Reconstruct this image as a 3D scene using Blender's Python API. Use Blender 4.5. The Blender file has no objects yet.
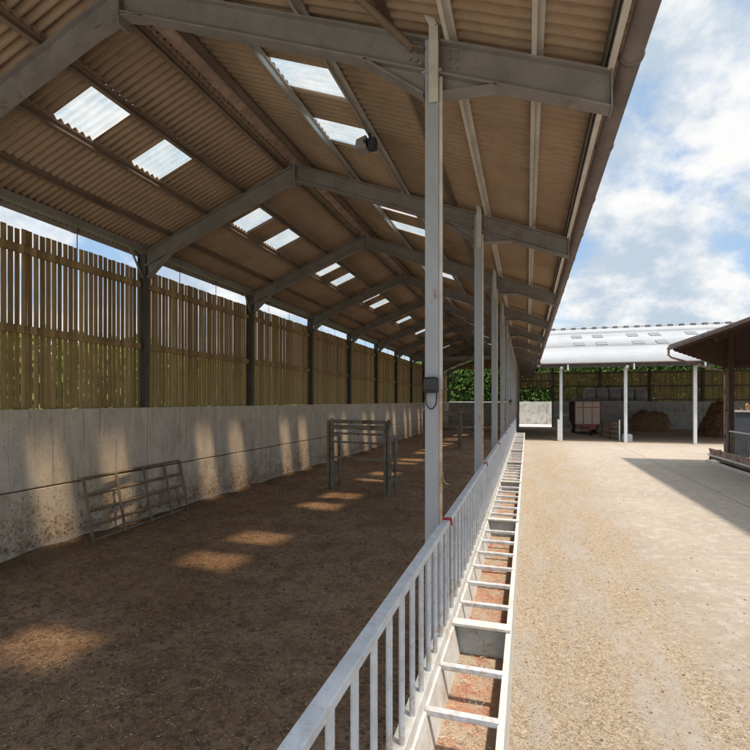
import bpy, math, random
from mathutils import Vector, Matrix, noise
R = math.radians
random.seed(7)
scene = bpy.context.scene
COL = scene.collection

# ---------------------------------------------------------------- helpers
def tag(o, label=None, cat=None, group=None, kind=None):
    if label: o['label'] = label
    if cat: o['category'] = cat
    if group: o['group'] = group
    if kind: o['kind'] = kind
    return o

def empty(name, loc=(0, 0, 0), rz=0):
    o = bpy.data.objects.new(name, None); COL.objects.link(o)
    o.location = loc; o.rotation_euler = (0, 0, rz); o.empty_display_size = .2
    return o

class MB:
    """collects shapes into one mesh; coordinates local to the parent"""
    def __init__(s): s.v = []; s.f = []; s.sm = []
    def add(s, vs, fs, smooth=False):
        n = len(s.v); s.v += [tuple(v) for v in vs]
        for f in fs: s.f.append(tuple(i + n for i in f)); s.sm.append(smooth)
        return s
    def box(s, x0, x1, y0, y1, z0, z1):
        vs = [(x, y, z) for z in (z0, z1) for y in (y0, y1) for x in (x0, x1)]
        return s.add(vs, [(0, 2, 3, 1), (4, 5, 7, 6), (0, 1, 5, 4), (2, 6, 7, 3), (0, 4, 6, 2), (1, 3, 7, 5)])
    def bev(s, x0, x1, y0, y1, z0, z1, b=.01):
        """box with chamfered vertical + top edges"""
        b = min(b, (x1-x0)*.45, (y1-y0)*.45, (z1-z0)*.45)
        def ring(i, z): return [(x0+i+b, y0+i, z), (x1-i-b, y0+i, z), (x1-i, y0+i+b, z), (x1-i, y1-i-b, z),
                                (x1-i-b, y1-i, z), (x0+i+b, y1-i, z), (x0+i, y1-i-b, z), (x0+i, y0+i+b, z)]
        rs = [ring(b, z0), ring(0, z0+b), ring(0, z1-b), ring(b, z1)]
        vs = sum(rs, []); fs = []
        for k in range(3):
            for i in range(8): fs.append((k*8+i, k*8+(i+1) % 8, (k+1)*8+(i+1) % 8, (k+1)*8+i))
        fs.append(tuple(range(7, -1, -1))); fs.append(tuple(range(24, 32)))
        return s.add(vs, fs)
    def bar(s, p0, p1, w, h, up=(0, 0, 1), ou=0, os_=0):
        """rectangular bar p0->p1; w sideways, h along up; ou/os_ offsets"""
        p0 = Vector(p0); p1 = Vector(p1); d = (p1-p0).normalized(); u = Vector(up)
        sd = d.cross(u)
        if sd.length < 1e-4: sd = d.cross(Vector((0, 1, 0)))
        sd.normalize(); u = sd.cross(d).normalized()
        p0 = p0+u*ou+sd*os_; p1 = p1+u*ou+sd*os_
        vs = []
        for p in (p0, p1):
            for a, b in ((-1, -1), (1, -1), (1, 1), (-1, 1)): vs.append(p+sd*(a*w/2)+u*(b*h/2))
        return s.add(vs, [(3, 2, 1, 0), (4, 5, 6, 7), (0, 1, 5, 4), (1, 2, 6, 5), (2, 3, 7, 6), (3, 0, 4, 7)])
    def ibeam(s, p0, p1, w, h, up=(0, 0, 1), t=.018):
        s.bar(p0, p1, w, t, up, ou=h/2-t/2); s.bar(p0, p1, w, t, up, ou=-h/2+t/2)
        return s.bar(p0, p1, t*.8, h-2*t, up)
    def tube(s, pts, r, n=8, cap=True):
        pts = [Vector(p) for p in pts]; vs = []; fs = []
        rr = r if isinstance(r, (list, tuple)) else [r]*len(pts)
        for i, p in enumerate(pts):
            d = (pts[min(i+1, len(pts)-1)]-pts[max(i-1, 0)]).normalized()
            a = d.cross(Vector((0, 0, 1)))
            if a.length < .05: a = d.cross(Vector((0, 1, 0)))
            a.normalize(); b = d.cross(a)
            for k in range(n):
                t = 2*math.pi*k/n; vs.append(p+(a*math.cos(t)+b*math.sin(t))*rr[i])
        for i in range(len(pts)-1):
            for k in range(n): fs.append((i*n+k, i*n+(k+1) % n, (i+1)*n+(k+1) % n, (i+1)*n+k))
        s.add(vs, fs, True)
        if cap:
            s.add(vs[:n], [tuple(range(n))]); s.add(vs[-n:], [tuple(range(n-1, -1, -1))])
        return s
    def prism(s, poly, axis, a0, a1):
        """poly list of 2D; axis 'y': (x,z) extruded along y; 'x': (y,z); 'z': (x,y)"""
        def P(p, a): return {'y': (p[0], a, p[1]), 'x': (a, p[0], p[1]), 'z': (p[0], p[1], a)}[axis]
        n = len(poly); vs = [P(p, a0) for p in poly]+[P(p, a1) for p in poly]
        fs = [tuple(range(n)), tuple(range(2*n-1, n-1, -1))]+[(i, i+n, (i+1) % n+n, (i+1) % n) for i in range(n)]
        return s.add(vs, fs)
    def build(s, name, m, parent=None, loc=None, solid=None):
        me = bpy.data.meshes.new(name); me.from_pydata(s.v, [], s.f); me.update()
        import bmesh
        bm = bmesh.new(); bm.from_mesh(me)
        if len(s.f) < 60000 and not getattr(s, 'open', False): bmesh.ops.recalc_face_normals(bm, faces=bm.faces[:])
        bm.to_mesh(me); bm.free()
        me.polygons.foreach_set('use_smooth', s.sm[:len(me.polygons)])
        me.materials.append(m)
        o = bpy.data.objects.new(name, me); COL.objects.link(o)
        if parent: o.parent = parent
        if loc: o.location = loc
        if solid:
            md = o.modifiers.new('s', 'SOLIDIFY'); md.thickness = solid; md.offset = 0
        return o

def copy_tree(o, parent=None):
    c = o.copy(); COL.objects.link(c); c.parent = parent
    for ch in list(o.children): copy_tree(ch, c)
    return c

# ---------------------------------------------------------------- materials
class NT:
    def __init__(s, name):
        s.m = bpy.data.materials.new(name); s.m.use_nodes = True
        s.t = s.m.node_tree; s.n = s.t.nodes; s.l = s.t.links
        s.b = s.n['Principled BSDF']; s.pos = s.n.new('ShaderNodeNewGeometry').outputs['Position']
    def lk(s, a, b): s.l.new(a, b)
    def noise(s, scale=5, detail=6, rough=.6, sc=(1, 1, 1), dist=0, src=None):
        mp = s.n.new('ShaderNodeMapping'); mp.inputs['Scale'].default_value = sc; s.lk(src or s.pos, mp.inputs[0])
        t = s.n.new('ShaderNodeTexNoise'); t.inputs['Scale'].default_value = scale; t.inputs['Detail'].default_value = detail
        t.inputs['Roughness'].default_value = rough; t.inputs['Distortion'].default_value = dist
        s.lk(mp.outputs[0], t.inputs['Vector']); return t.outputs[0]
    def vor(s, scale, sc=(1, 1, 1), out='Distance'):
        mp = s.n.new('ShaderNodeMapping'); mp.inputs['Scale'].default_value = sc; s.lk(s.pos, mp.inputs[0])
        t = s.n.new('ShaderNodeTexVoronoi'); t.inputs['Scale'].default_value = scale
        s.lk(mp.outputs[0], t.inputs['Vector']); return t.outputs[out]
    def ramp(s, x, a, b, lo=0., hi=1.):
        t = s.n.new('ShaderNodeMapRange'); t.inputs[1].default_value = a; t.inputs[2].default_value = b
        t.inputs[3].default_value = lo; t.inputs[4].default_value = hi; s.lk(x, t.inputs[0]); return t.outputs[0]
    def math(s, op, a, b=0.):
        t = s.n.new('ShaderNodeMath'); t.operation = op
        for i, v in enumerate((a, b)):
            if isinstance(v, (int, float)): t.inputs[i].default_value = v
            else: s.lk(v, t.inputs[i])
        return t.outputs[0]
    def mix(s, f, a, b, mode='MIX'):
        t = s.n.new('ShaderNodeMix'); t.data_type = 'RGBA'; t.blend_type = mode
        for i, v in ((0, f), (6, a), (7, b)):
            if isinstance(v, (int, float)): t.inputs[i].default_value = v
            elif isinstance(v, tuple): t.inputs[i].default_value = (*v[:3], 1)
            else: s.lk(v, t.inputs[i])
        return t.outputs[2]
    def xyz(s):
        t = s.n.new('ShaderNodeSeparateXYZ'); s.lk(s.pos, t.inputs[0]); return t.outputs
    def rnd(s):
        return s.n.new('ShaderNodeObjectInfo').outputs['Random']
    def bump(s, h, strength=.3, dist=.02):
        t = s.n.new('ShaderNodeBump'); t.inputs['Strength'].default_value = strength; t.inputs['Distance'].default_value = dist
        s.lk(h, t.inputs['Height']); s.lk(t.outputs[0], s.b.inputs['Normal'])
    def done(s, color, rough=.8, metal=0., spec=.3):
        if isinstance(color, tuple): s.b.inputs['Base Color'].default_value = (*color, 1)
        else: s.lk(color, s.b.inputs['Base Color'])
        if isinstance(rough, float): s.b.inputs['Roughness'].default_value = rough
        else: s.lk(rough, s.b.inputs['Roughness'])
        s.b.inputs['Metallic'].default_value = metal; s.b.inputs['Specular IOR Level'].default_value = spec
        return s.m

def simple(name, c, c2=None, rough=.75, metal=0., scale=6, sc=(1, 1, 1), bump=.15, dirt=None, dirt_amt=(.55, .7), spec=.3, dscale=4):
    t = NT(name); c2 = c2 or tuple(v*.7 for v in c)
    n = t.noise(scale, 8, .65, sc)
    col = t.mix(t.ramp(n, .35, .65), c, c2)
    if dirt:
        d = t.noise(dscale, 8, .7, sc)
        col = t.mix(t.ramp(d, *dirt_amt), col, dirt)
    if bump: t.bump(t.noise(scale*9, 6, .7, sc), bump, .01)
    return t.done(col, rough, metal, spec)

M = {}
M['steel'] = simple('steel_paint', (.26, .243, .234), (.19, .176, .168), .55, scale=3, dirt=(.17, .11, .07), dirt_amt=(.58, .75), bump=.08)
M['column'] = simple('column_paint', (.38, .405, .445), (.32, .345, .38), .5, scale=2.5, sc=(1, 1, .5), dirt=(.24, .16, .10), dirt_amt=(.62, .72), bump=.06, dscale=9)
M['angle'] = simple('angle_paint', (.62, .6, .56), (.48, .45, .4), .5, scale=4)
M['rustangle'] = simple('rusty_angle', (.42, .25, .14), (.6, .5, .4), .8, scale=14)
M['purlin'] = simple('purlin_paint', (.22, .17, .125), (.14, .105, .08), .6, scale=3, sc=(1, .4, 1), bump=.05)
M['galv'] = simple('galvanised', (.55, .54, .52), (.42, .40, .37), .35, metal=.55, scale=5, sc=(1, .3, 1), bump=.05)
M['darkpost'] = simple('dark_steel', (.11, .1, .09), (.075, .065, .055), .6, scale=4)
M['gutter'] = simple('gutter_plastic', (.19, .155, .145), (.14, .112, .105), .5, scale=3, bump=.04)
def railpaint():
    t = NT('rail_paint'); col = t.mix(t.ramp(t.noise(7, 8, .7), .4, .62), (.58, .61, .65), (.46, .49, .53))
    col = t.mix(t.ramp(t.noise(22, 10, .8, (1, 1, .5)), .56, .62, 0, .75), col, (.40, .35, .29))
    col = t.mix(t.ramp(t.noise(9, 12, .85), .605, .63, 0, .85), col, (.30, .18, .11))
    low = t.ramp(t.xyz()[2], .62, .85, .10, 0); col = t.mix(t.ramp(t.math('ADD', t.noise(16, 8, .8), low), .56, .66, 0, .7), col, (.38, .29, .2))
    t.bump(t.noise(40, 8, .8), .2, .004); return t.done(col, t.ramp(t.noise(12, 6, .7), .4, .6, .35, .7), spec=.3)
M['whitepaint'] = railpaint()
M['red'] = simple('red_tie', (.5, .05, .05), (.35, .05, .05), .6)
M['black'] = simple('black_plastic', (.045, .047, .055), (.035, .035, .04), .5)
M['kerb'] = simple('kerb_concrete', (.58, .56, .52), (.45, .42, .37), .9, scale=9, dirt=(.42, .33, .24), dirt_amt=(.55, .68), bump=.35)
M['hurdle'] = simple('hurdle_steel', (.19, .175, .145), (.27, .25, .21), .6, scale=6, dirt=(.08, .055, .04), dirt_amt=(.5, .65))
M['gate'] = simple('gate_steel', (.25, .21, .16), (.19, .15, .11), .55, scale=5, dirt=(.14, .085, .05), dirt_amt=(.5, .65))
M['glass_lamp'] = simple('lamp_glass', (.6, .6, .58), rough=.2, bump=0)
M['whitecol'] = simple('white_column', (.72, .75, .76), (.6, .64, .66), .5, scale=3)
M['cream'] = simple('cream_panel', (.62, .53, .46), (.52, .43, .36), .6, scale=3)
M['redpaint'] = simple('red_paint', (.40, .13, .12), (.30, .09, .08), .5)
M['tarp'] = simple('tarpaulin', (.09, .10, .12), (.06, .07, .08), .55)
M['tyre'] = simple('tyre_rubber', (.03, .03, .03), (.05, .045, .04), .85)
M['timber'] = simple('weathered_timber', (.32, .26, .19), (.2, .15, .1), .85, scale=5, sc=(3, .4, 3))
M['bluegrey'] = simple('pale_blue_paint', (.45, .52, .56), (.38, .43, .46), .5)
M['marooon'] = simple('stained_boards', (.07, .038, .032), (.11, .062, .05), .8, scale=6, sc=(6, 1, .3))
M['shedroof'] = simple('shed_roof_sheet', (.17, .13, .115), (.12, .09, .08), .8, scale=2)
M['rusty'] = simple('rusty_trough', (.3, .2, .165), (.42, .33, .28), .8, scale=7, dirt=(.16, .07, .045), dirt_amt=(.48, .62))
M['wrap'] = simple('bale_wrap', (.40, .38, .40), (.28, .26, .29), .4, scale=5)
M['bark'] = simple('bark', (.1, .075, .05), (.06, .045, .03), .9)
M['clod'] = simple('clod', (.13, .085, .055), (.07, .045, .03), .95, scale=20)
M['rope'] = simple('rope', (.5, .38, .22), rough=.9)

def roofmat(name, c1, c2, c3, lap=True, sheet=1.05, ax=1):
    t = NT(name); x = t.xyz()
    n = t.noise(1.3, 8, .65, (1, .5, 1) if ax == 1 else (.5, 1, 1))
    col = t.mix(t.ramp(n, .35, .65), c1, c2)
    # one tone per sheet
    cell = t.math('FLOOR', t.math('DIVIDE', x[ax], sheet)); cell2 = t.math('FLOOR', t.math('DIVIDE', x[1-ax], 1.7))
    wn = t.n.new('ShaderNodeTexWhiteNoise'); wn.noise_dimensions = '2D'
    cb = t.n.new('ShaderNodeCombineXYZ'); t.lk(cell, cb.inputs[0]); t.lk(cell2, cb.inputs[1]); t.lk(cb.outputs[0], wn.inputs['Vector'])
    col = t.mix(t.math('MULTIPLY', wn.outputs['Value'], .45), col, c3)
    s = t.noise(9, 8, .75, (.35, 2, 1) if ax == 1 else (2, .35, 1))
    col = t.mix(t.ramp(s, .52, .85), col, tuple(v*.62 for v in c2))
    t.bump(t.noise(40, 5, .7), .12, .01)
    return t.done(col, .9, spec=.15)
M['roof'] = roofmat('fibre_cement_underside', (.36, .262, .18), (.27, .19, .128), (.43, .325, .23))
M['crossroof'] = roofmat('fibre_cement_top', (.31, .315, .325), (.275, .28, .285), (.34, .345, .355), ax=0)
M['ridge'] = simple('ridge_cap', (.42, .31, .24), (.27, .19, .14), .9, scale=6, dirt=(.52, .42, .34), dirt_amt=(.5, .7))

def skylight():
    t = NT('rooflight_sheet')
    tr = t.n.new('ShaderNodeBsdfTranslucent'); tp = t.n.new('ShaderNodeBsdfTransparent'); gl = t.n.new('ShaderNodeBsdfDiffuse')
    n = t.noise(7, 6, .7, (.4, 1.5, 1))
    tr_c = t.mix(t.ramp(n, .4, .75), (.46, .66, .84), (.28, .42, .56)); t.lk(tr_c, tr.inputs[0])
    gl.inputs[0].default_value = (.6, .66, .68, 1); tp.inputs[0].default_value = (.95, .74, .50, 1)
    a = t.n.new('ShaderNodeMixShader'); a.inputs[0].default_value = .12; t.lk(tr.outputs[0], a.inputs[1]); t.lk(gl.outputs[0], a.inputs[2])
    b = t.n.new('ShaderNodeMixShader'); b.inputs[0].default_value = .64; t.lk(a.outputs[0], b.inputs[1]); t.lk(tp.outputs[0], b.inputs[2])
    t.lk(b.outputs[0], t.n['Material Output'].inputs[0]); return t.m
M['skylight'] = skylight()
M['ventgrey'] = simple('vent_grey', (.09, .095, .1), rough=.7)
M['oldlight'] = simple('grey_rooflight', (.19, .2, .2), (.15, .16, .16), .5)

def concrete():
    t = NT('stained_concrete'); x = t.xyz()
    n = t.noise(.55, 6, .6); col = t.mix(t.ramp(n, .38, .62), (.62, .595, .55), (.58, .51, .41))
    n = t.noise(2.2, 12, .75); col = t.mix(t.ramp(n, .42, .62, 0, .7), col, (.44, .41, .37))
    st = t.noise(3.2, 8, .65, (1.6, 1.6, .16)); col = t.mix(t.ramp(st, .48, .66, 0, .7), col, (.72, .64, .52))
    st2 = t.noise(6, 10, .7, (2.2, 2.2, .10)); col = t.mix(t.ramp(st2, .56, .66, 0, .6), col, (.235, .175, .12))
    low = t.ramp(x[2], .15, 1.35, 1, 0)
    m0 = t.noise(1.5, 12, .75); col = t.mix(t.ramp(t.math('ADD', m0, t.math('MULTIPLY', low, .16)), .54, .70, 0, .6), col, (.40, .29, .18))
    m1 = t.noise(5.5, 14, .82, (1, 1, .6)); th = t.math('ADD', m1, t.math('MULTIPLY', low, .14))
    col = t.mix(t.ramp(th, .61, .69, 0, .6), col, (.26, .165, .10))
    m2 = t.noise(19, 10, .75); col = t.mix(t.ramp(t.math('ADD', m2, t.math('MULTIPLY', low, .10)), .60, .65, 0, .8), col, (.13, .08, .05))
    wb = t.math('ADD', x[2], t.math('MULTIPLY', t.noise(3.0, 12, .8), .7))
    col = t.mix(t.ramp(wb, .50, .58, .65, 0), col, (.50, .485, .45))
    pit = t.noise(26, 3, .5); col = t.mix(t.ramp(pit, .69, .73, 0, .8), col, (.1, .08, .06))
    t.bump(t.noise(18, 9, .75), .35, .015)
    return t.done(col, .92, spec=.15)
M['concrete'] = concrete()
M['concrete_far'] = simple('grey_concrete', (.50, .49, .465), (.40, .385, .365), .9, scale=1.5, bump=.2, dirt=(.22, .19, .16), dirt_amt=(.5, .7), dscale=2)

def plank():
    t = NT('slat_timber'); x = t.xyz()
    wn = t.n.new('ShaderNodeTexWhiteNoise'); wn.noise_dimensions = '1D'
    t.lk(t.math('FLOOR', t.math('DIVIDE', t.math('ADD', x[1], x[0]), .103)), wn.inputs['W'])
    col = t.mix(wn.outputs['Value'], (.24, .16, .085), (.50, .35, .19))
    g = t.noise(7, 8, .7, (4, 4, .25)); col = t.mix(t.ramp(g, .45, .75, 0, .7), col, (.13, .09, .055))
    g2 = t.noise(1.2, 6, .6); col = t.mix(t.ramp(g2, .5, .75, 0, .5), col, (.24, .24, .11))
    backlit = t.math('MULTIPLY', t.ramp(t.math('ADD', x[2], t.math('MULTIPLY', t.noise(2, 6, .7), .25)), 3.55, 3.65, 1, 0), t.ramp(t.noise(1.6, 8, .7), .35, .65, .1, .45))
    col = t.mix(backlit, col, (.42, .34, .13))  # backlight glow on the lower boards, painted in as a golden olive tint
    t.bump(t.noise(30, 5, .6, (3, 3, .2)), .3, .008)
    return t.done(col, .85, spec=.15)
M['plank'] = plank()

def dirtfloor():
    t = NT('trodden_bedding'); x = t.xyz()
    n = t.noise(.45, 8, .65); col = t.mix(t.ramp(n, .40, .60), (.46, .285, .17), (.74, .52, .37))
    n1 = t.noise(1.7, 12, .75, dist=.4); col = t.mix(t.ramp(n1, .48, .60, 0, .7), col, (.30, .185, .115))
    n3 = t.noise(8, 10, .78, dist=.6); col = t.mix(t.ramp(n3, .50, .60, 0, .85), col, (.60, .42, .28))
    n2 = t.noise(5.5, 12, .8); col = t.mix(t.ramp(n2, .52, .60, 0, .7), col, (.24, .155, .105))
    s2 = t.noise(17, 10, .8, dist=.8); col = t.mix(t.ramp(s2, .50, .57, 0, .8), col, (.16, .105, .072))
    s = t.noise(40, 6, .8, dist=1.2); col = t.mix(t.ramp(s, .54, .60, 0, .9), col, (.70, .54, .37))
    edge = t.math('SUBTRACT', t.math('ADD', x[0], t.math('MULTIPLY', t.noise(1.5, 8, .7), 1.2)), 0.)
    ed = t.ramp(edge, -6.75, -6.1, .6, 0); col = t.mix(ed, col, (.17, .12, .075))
    h = t.math('ADD', t.noise(19, 10, .8), t.math('MULTIPLY', t.noise(4.5, 10, .78), 2.2))
    t.bump(h, 1.0, .09)
    return t.done(col, .95, spec=.1)
M['dirt'] = dirtfloor()

def yard():
    t = NT('yard_concrete'); x = t.xyz()
    n = t.noise(.6, 8, .6); con = t.mix(t.ramp(n, .35, .65), (.35, .292, .232), (.295, .245, .195))
    n2 = t.noise(5, 10, .75); con = t.mix(t.ramp(n2, .48, .64, 0, .8), con, (.43, .38, .32))
    k = t.noise(1.5, 12, .75, (1, .6, 1)); con = t.mix(t.ramp(k, .50, .66, 0, .55), con, (.30, .245, .185))
    con = t.mix(t.ramp(t.noise(38, 6, .8), .54, .62, 0, .5), con, (.27, .22, .17))
    straw = t.mix(t.ramp(t.noise(20, 8, .8, dist=.6), .40, .60), (.22, .162, .11), (.44, .355, .26))
    straw = t.mix(t.ramp(t.noise(48, 6, .8), .53, .60, 0, .9), straw, (.15, .10, .065))
    straw = t.mix(t.ramp(t.noise(62, 6, .8, dist=1), .54, .60, 0, .8), straw, (.53, .44, .32))
    # wheel-worn greyer bands where the concrete shows through
    gv = t.noise(1.3, 12, .8, (1.5, .28, 1)); straw = t.mix(t.ramp(gv, .48, .56, 0, .9), straw, t.mix(.4, con, (.35, .31, .27)))
    w = t.math('ADD', x[0], t.math('MULTIPLY', t.math('SUBTRACT', t.noise(1.0, 12, .78, (1, .6, 1)), .5), 2.6))
    f = t.ramp(w, 1.6, 2.0, 1, 0)
    f2 = t.ramp(t.math('ADD', x[1], t.math('MULTIPLY', t.noise(.5, 5, .6), 6)), 22, 36, 1, .5)
    f = t.math('MULTIPLY', f, f2)
    col = t.mix(f, con, straw)
    col = t.mix(t.ramp(t.noise(2.6, 14, .85, (1, .6, 1)), .57, .64, 0, .7), col, (.26, .19, .125))
    j = t.math('ABSOLUTE', t.math('SUBTRACT', x[0], 4.85)); j = t.ramp(j, .02, .035, .7, 0)
    jy = t.math('ABSOLUTE', t.math('SUBTRACT', t.math('FRACT', t.math('DIVIDE', x[1], 9.2)), .5)); jy = t.ramp(jy, .001, .003, .25, 0)
    col = t.mix(t.math('MAXIMUM', j, t.math('MULTIPLY', jy, t.ramp(f, 0, .5, 1, 0))), col, (.2, .16, .12))
    h = t.math('ADD', t.noise(34, 8, .8), t.math('MULTIPLY', f, t.noise(14, 8, .8)))
    t.bump(h, .7, .025)
    return t.done(col, .93, spec=.12)
M['yard'] = yard()
M['ground'] = simple('rough_ground', (.16, .16, .07), (.09, .12, .04), .95, scale=.8, bump=.3)
M['farfloor'] = simple('shed_floor', (.30, .215, .15), (.38, .28, .2), .95, scale=2, bump=.5, dirt=(.3, .22, .12), dirt_amt=(.52, .65), dscale=5)
M['pad'] = simple('pale_concrete_track', (.55, .51, .44), (.52, .48, .42), .9, scale=3)

def chips(name, ramp_cols):
    t = NT(name); r = t.n.new('ShaderNodeAttribute'); r.attribute_name = 'tone'
    cr = t.n.new('ShaderNodeValToRGB'); cr.color_ramp.interpolation = 'LINEAR'
    el = cr.color_ramp.elements
    for i, (p, c) in enumerate(ramp_cols):
        e = el[i] if i < 2 else el.new(p); e.position = p; e.color = (*c, 1)
    t.lk(r.outputs['Fac'], cr.inputs[0]); return t.done(cr.outputs[0], .85, spec=.15)
M['straw_in'] = chips('straw_dark', [(0, (.10, .065, .045)), (1, (.58, .44, .29)), (.55, (.33, .23, .145))])
M['straw_out'] = chips('straw_pale', [(0, (.09, .055, .035)), (1, (.58, .48, .34)), (.45, (.34, .25, .155))])
M['muck'] = chips('muck_straw', [(0, (.05, .03, .02)), (1, (.6, .34, .13)), (.6, (.2, .11, .055))])
M['hay'] = chips('hay_straw', [(0, (.14, .085, .045)), (1, (.5, .33, .18)), (.5, (.28, .18, .1))])

def leafmat(name, a, b, c):
    t = NT(name); r = t.n.new('ShaderNodeAttribute'); r.attribute_name = 'tone'
    cr = t.n.new('ShaderNodeValToRGB'); el = cr.color_ramp.elements
    el[0].color = (*a, 1); el[1].color = (*c, 1); e = el.new(.5); e.color = (*b, 1)
    t.lk(r.outputs['Fac'], cr.inputs[0])
    t.done(cr.outputs[0], .6, spec=.3)
    tl = t.n.new('ShaderNodeBsdfTranslucent'); t.lk(cr.outputs[0], tl.inputs[0])
    mx = t.n.new('ShaderNodeMixShader'); mx.inputs[0].default_value = .35
    t.lk(t.b.outputs[0], mx.inputs[1]); t.lk(tl.outputs[0], mx.inputs[2]); t.lk(mx.outputs[0], t.n['Material Output'].inputs[0])
    return t.m
M['leaf'] = leafmat('hedge_leaf', (.05, .09, .02), (.1, .18, .035), (.2, .3, .06))
M['leaf_y'] = leafmat('yellow_hedge_leaf', (.13, .15, .03), (.24, .26, .06), (.36, .36, .10))

def scatter_mesh(name, pts, m, kind='quad', seed=1, size=(.02, .06), width=.003, flat=.25, parent=None):
    """pts: list of (x,y,z); small blades/leaves, one mesh"""
    rd = random.Random(seed); vs = []; fs = []; tone = []
    for (x, y, z) in pts:
        a = rd.uniform(0, 2*math.pi); L = rd.uniform(*size)/2; w = width*rd.uniform(.6, 1.4)/2
        tl = rd.uniform(-flat, flat); c, s = math.cos(a), math.sin(a)
        dx, dy, dz = c*math.cos(tl)*L, s*math.cos(tl)*L, math.sin(tl)*L
        r2 = rd.uniform(-flat*2, flat*2); px, py, pz = -s*w*math.cos(r2), c*w*math.cos(r2), w*math.sin(r2)
        n = len(vs)
        vs += [(x-dx-px, y-dy-py, z-dz-pz), (x+dx-px, y+dy-py, z+dz-pz), (x+dx+px, y+dy+py, z+dz+pz), (x-dx+px, y-dy+py, z-dz+pz)]
        fs.append((n, n+1, n+2, n+3)); tone += [rd.random()]*4
    me = bpy.data.meshes.new(name); me.from_pydata(vs, [], fs)
    at = me.attributes.new('tone', 'FLOAT', 'POINT'); at.data.foreach_set('value', tone)
    me.materials.append(m); o = bpy.data.objects.new(name, me); COL.objects.link(o)
    if parent: o.parent = parent
    return o

# ---------------------------------------------------------------- world, sun, camera
SUN = Vector((.337, -.165, 1)).normalized()
elev = math.asin(SUN.z); azim = math.atan2(SUN.x, SUN.y)
w = bpy.data.worlds.new('World'); scene.world = w; w.use_nodes = True
wt = w.node_tree; wn_ = wt.nodes; wl = wt.links
bg = wn_['Background']
sky = wn_.new('ShaderNodeTexSky'); sky.sky_type = 'NISHITA'; sky.sun_disc = False
sky.sun_elevation = elev; sky.sun_rotation = azim; sky.air_density = 1.0; sky.dust_density = 1.2; sky.ozone_density = 1.3
tc = wn_.new('ShaderNodeTexCoord'); sx = wn_.new('ShaderNodeSeparateXYZ'); wl.new(tc.outputs['Generated'], sx.inputs[0])
def wm(op, a, b=0.):
    t = wn_.new('ShaderNodeMath'); t.operation = op
    for i, v in enumerate((a, b)):
        if isinstance(v, (int, float)): t.inputs[i].default_value = v
        else: wl.new(v, t.inputs[i])
    return t.outputs[0]
zz = wm('ADD', wm('MAXIMUM', sx.outputs[2], 0.), .55)
cb = wn_.new('ShaderNodeCombineXYZ'); wl.new(wm('DIVIDE', sx.outputs[0], zz), cb.inputs[0]); wl.new(wm('DIVIDE', sx.outputs[1], zz), cb.inputs[1])
def wnoise(scale, detail, rough, off=(0, 0, 0), dist=0.):
    mp = wn_.new('ShaderNodeMapping'); mp.inputs['Location'].default_value = off; wl.new(cb.outputs[0], mp.inputs[0])
    t = wn_.new('ShaderNodeTexNoise'); t.inputs['Scale'].default_value = scale; t.inputs['Detail'].default_value = detail
    t.inputs['Roughness'].default_value = rough; t.inputs['Distortion'].default_value = dist; wl.new(mp.outputs[0], t.inputs['Vector']); return t.outputs[0]
def wramp(x, a, b, lo=0., hi=1., sm=True):
    t = wn_.new('ShaderNodeMapRange'); t.interpolation_type = 'SMOOTHSTEP' if sm else 'LINEAR'
    for i, v in enumerate((a, b, lo, hi)): t.inputs[i+1].default_value = v
    wl.new(x, t.inputs[0]); return t.outputs[0]
CLOUD_OFF = (3.1, 1.7, 0)
cl = wnoise(3.4, 12, .60, CLOUD_OFF, .1)
cover = wramp(cl, .37, .52)
shade = wramp(wnoise(4.8, 12, .6, (7.3, 4.1, 0), .1), .40, .60)
ccol = wn_.new('ShaderNodeMix'); ccol.data_type = 'RGBA'; wl.new(shade, ccol.inputs[0])
ccol.inputs[6].default_value = (5.2, 5.2, 5.15, 1); ccol.inputs[7].default_value = (2.85, 3.4, 4.0, 1)
blue = wn_.new('ShaderNodeMix'); blue.data_type = 'RGBA'; blue.inputs[0].default_value = .55
wl.new(sky.outputs[0], blue.inputs[6]); blue.inputs[7].default_value = (2.2, 3.2, 4.4, 1)
sm_ = wn_.new('ShaderNodeMix'); sm_.data_type = 'RGBA'; wl.new(cover, sm_.inputs[0]); wl.new(blue.outputs[2], sm_.inputs[6]); wl.new(ccol.outputs[2], sm_.inputs[7])
# added ambient fill: sky scaled brighter high up, out of view
zen = wramp(sx.outputs[2], .64, .88, 1., 3.2)
mlt = wn_.new('ShaderNodeVectorMath'); mlt.operation = 'SCALE'; wl.new(sm_.outputs[2], mlt.inputs[0]); wl.new(zen, mlt.inputs[3])
wl.new(mlt.outputs[0], bg.inputs['Color']); bg.inputs['Strength'].default_value = .065

ld = bpy.data.lights.new('sun', 'SUN'); ld.energy = 2.0; ld.angle = R(2.8); ld.color = (1, .93, .83)
lo = bpy.data.objects.new('sun', ld); COL.objects.link(lo); lo.rotation_euler = (-SUN).to_track_quat('-Z', 'Y').to_euler(); lo.location = (5, -5, 30)

EYE = 2.43; YAW = 17.17
cd = bpy.data.cameras.new('camera'); cam = bpy.data.objects.new('camera', cd); COL.objects.link(cam)
cam.location = (0, 0, EYE); cam.rotation_euler = (R(90), 0, R(YAW))
cd.sensor_width = 36; cd.lens = 492/750*36; cd.shift_y = 26/750; cd.clip_start = .05; cd.clip_end = 1500
scene.camera = cam
scene.view_settings.view_transform = 'Standard'; scene.view_settings.look = 'None'
scene.view_settings.exposure = 1.55; scene.view_settings.gamma = 1
try: scene.cycles.use_denoising = True; scene.cycles.max_bounces = 12; scene.cycles.diffuse_bounces = 8; scene.cycles.transparent_max_bounces = 12
except Exception: pass

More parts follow.
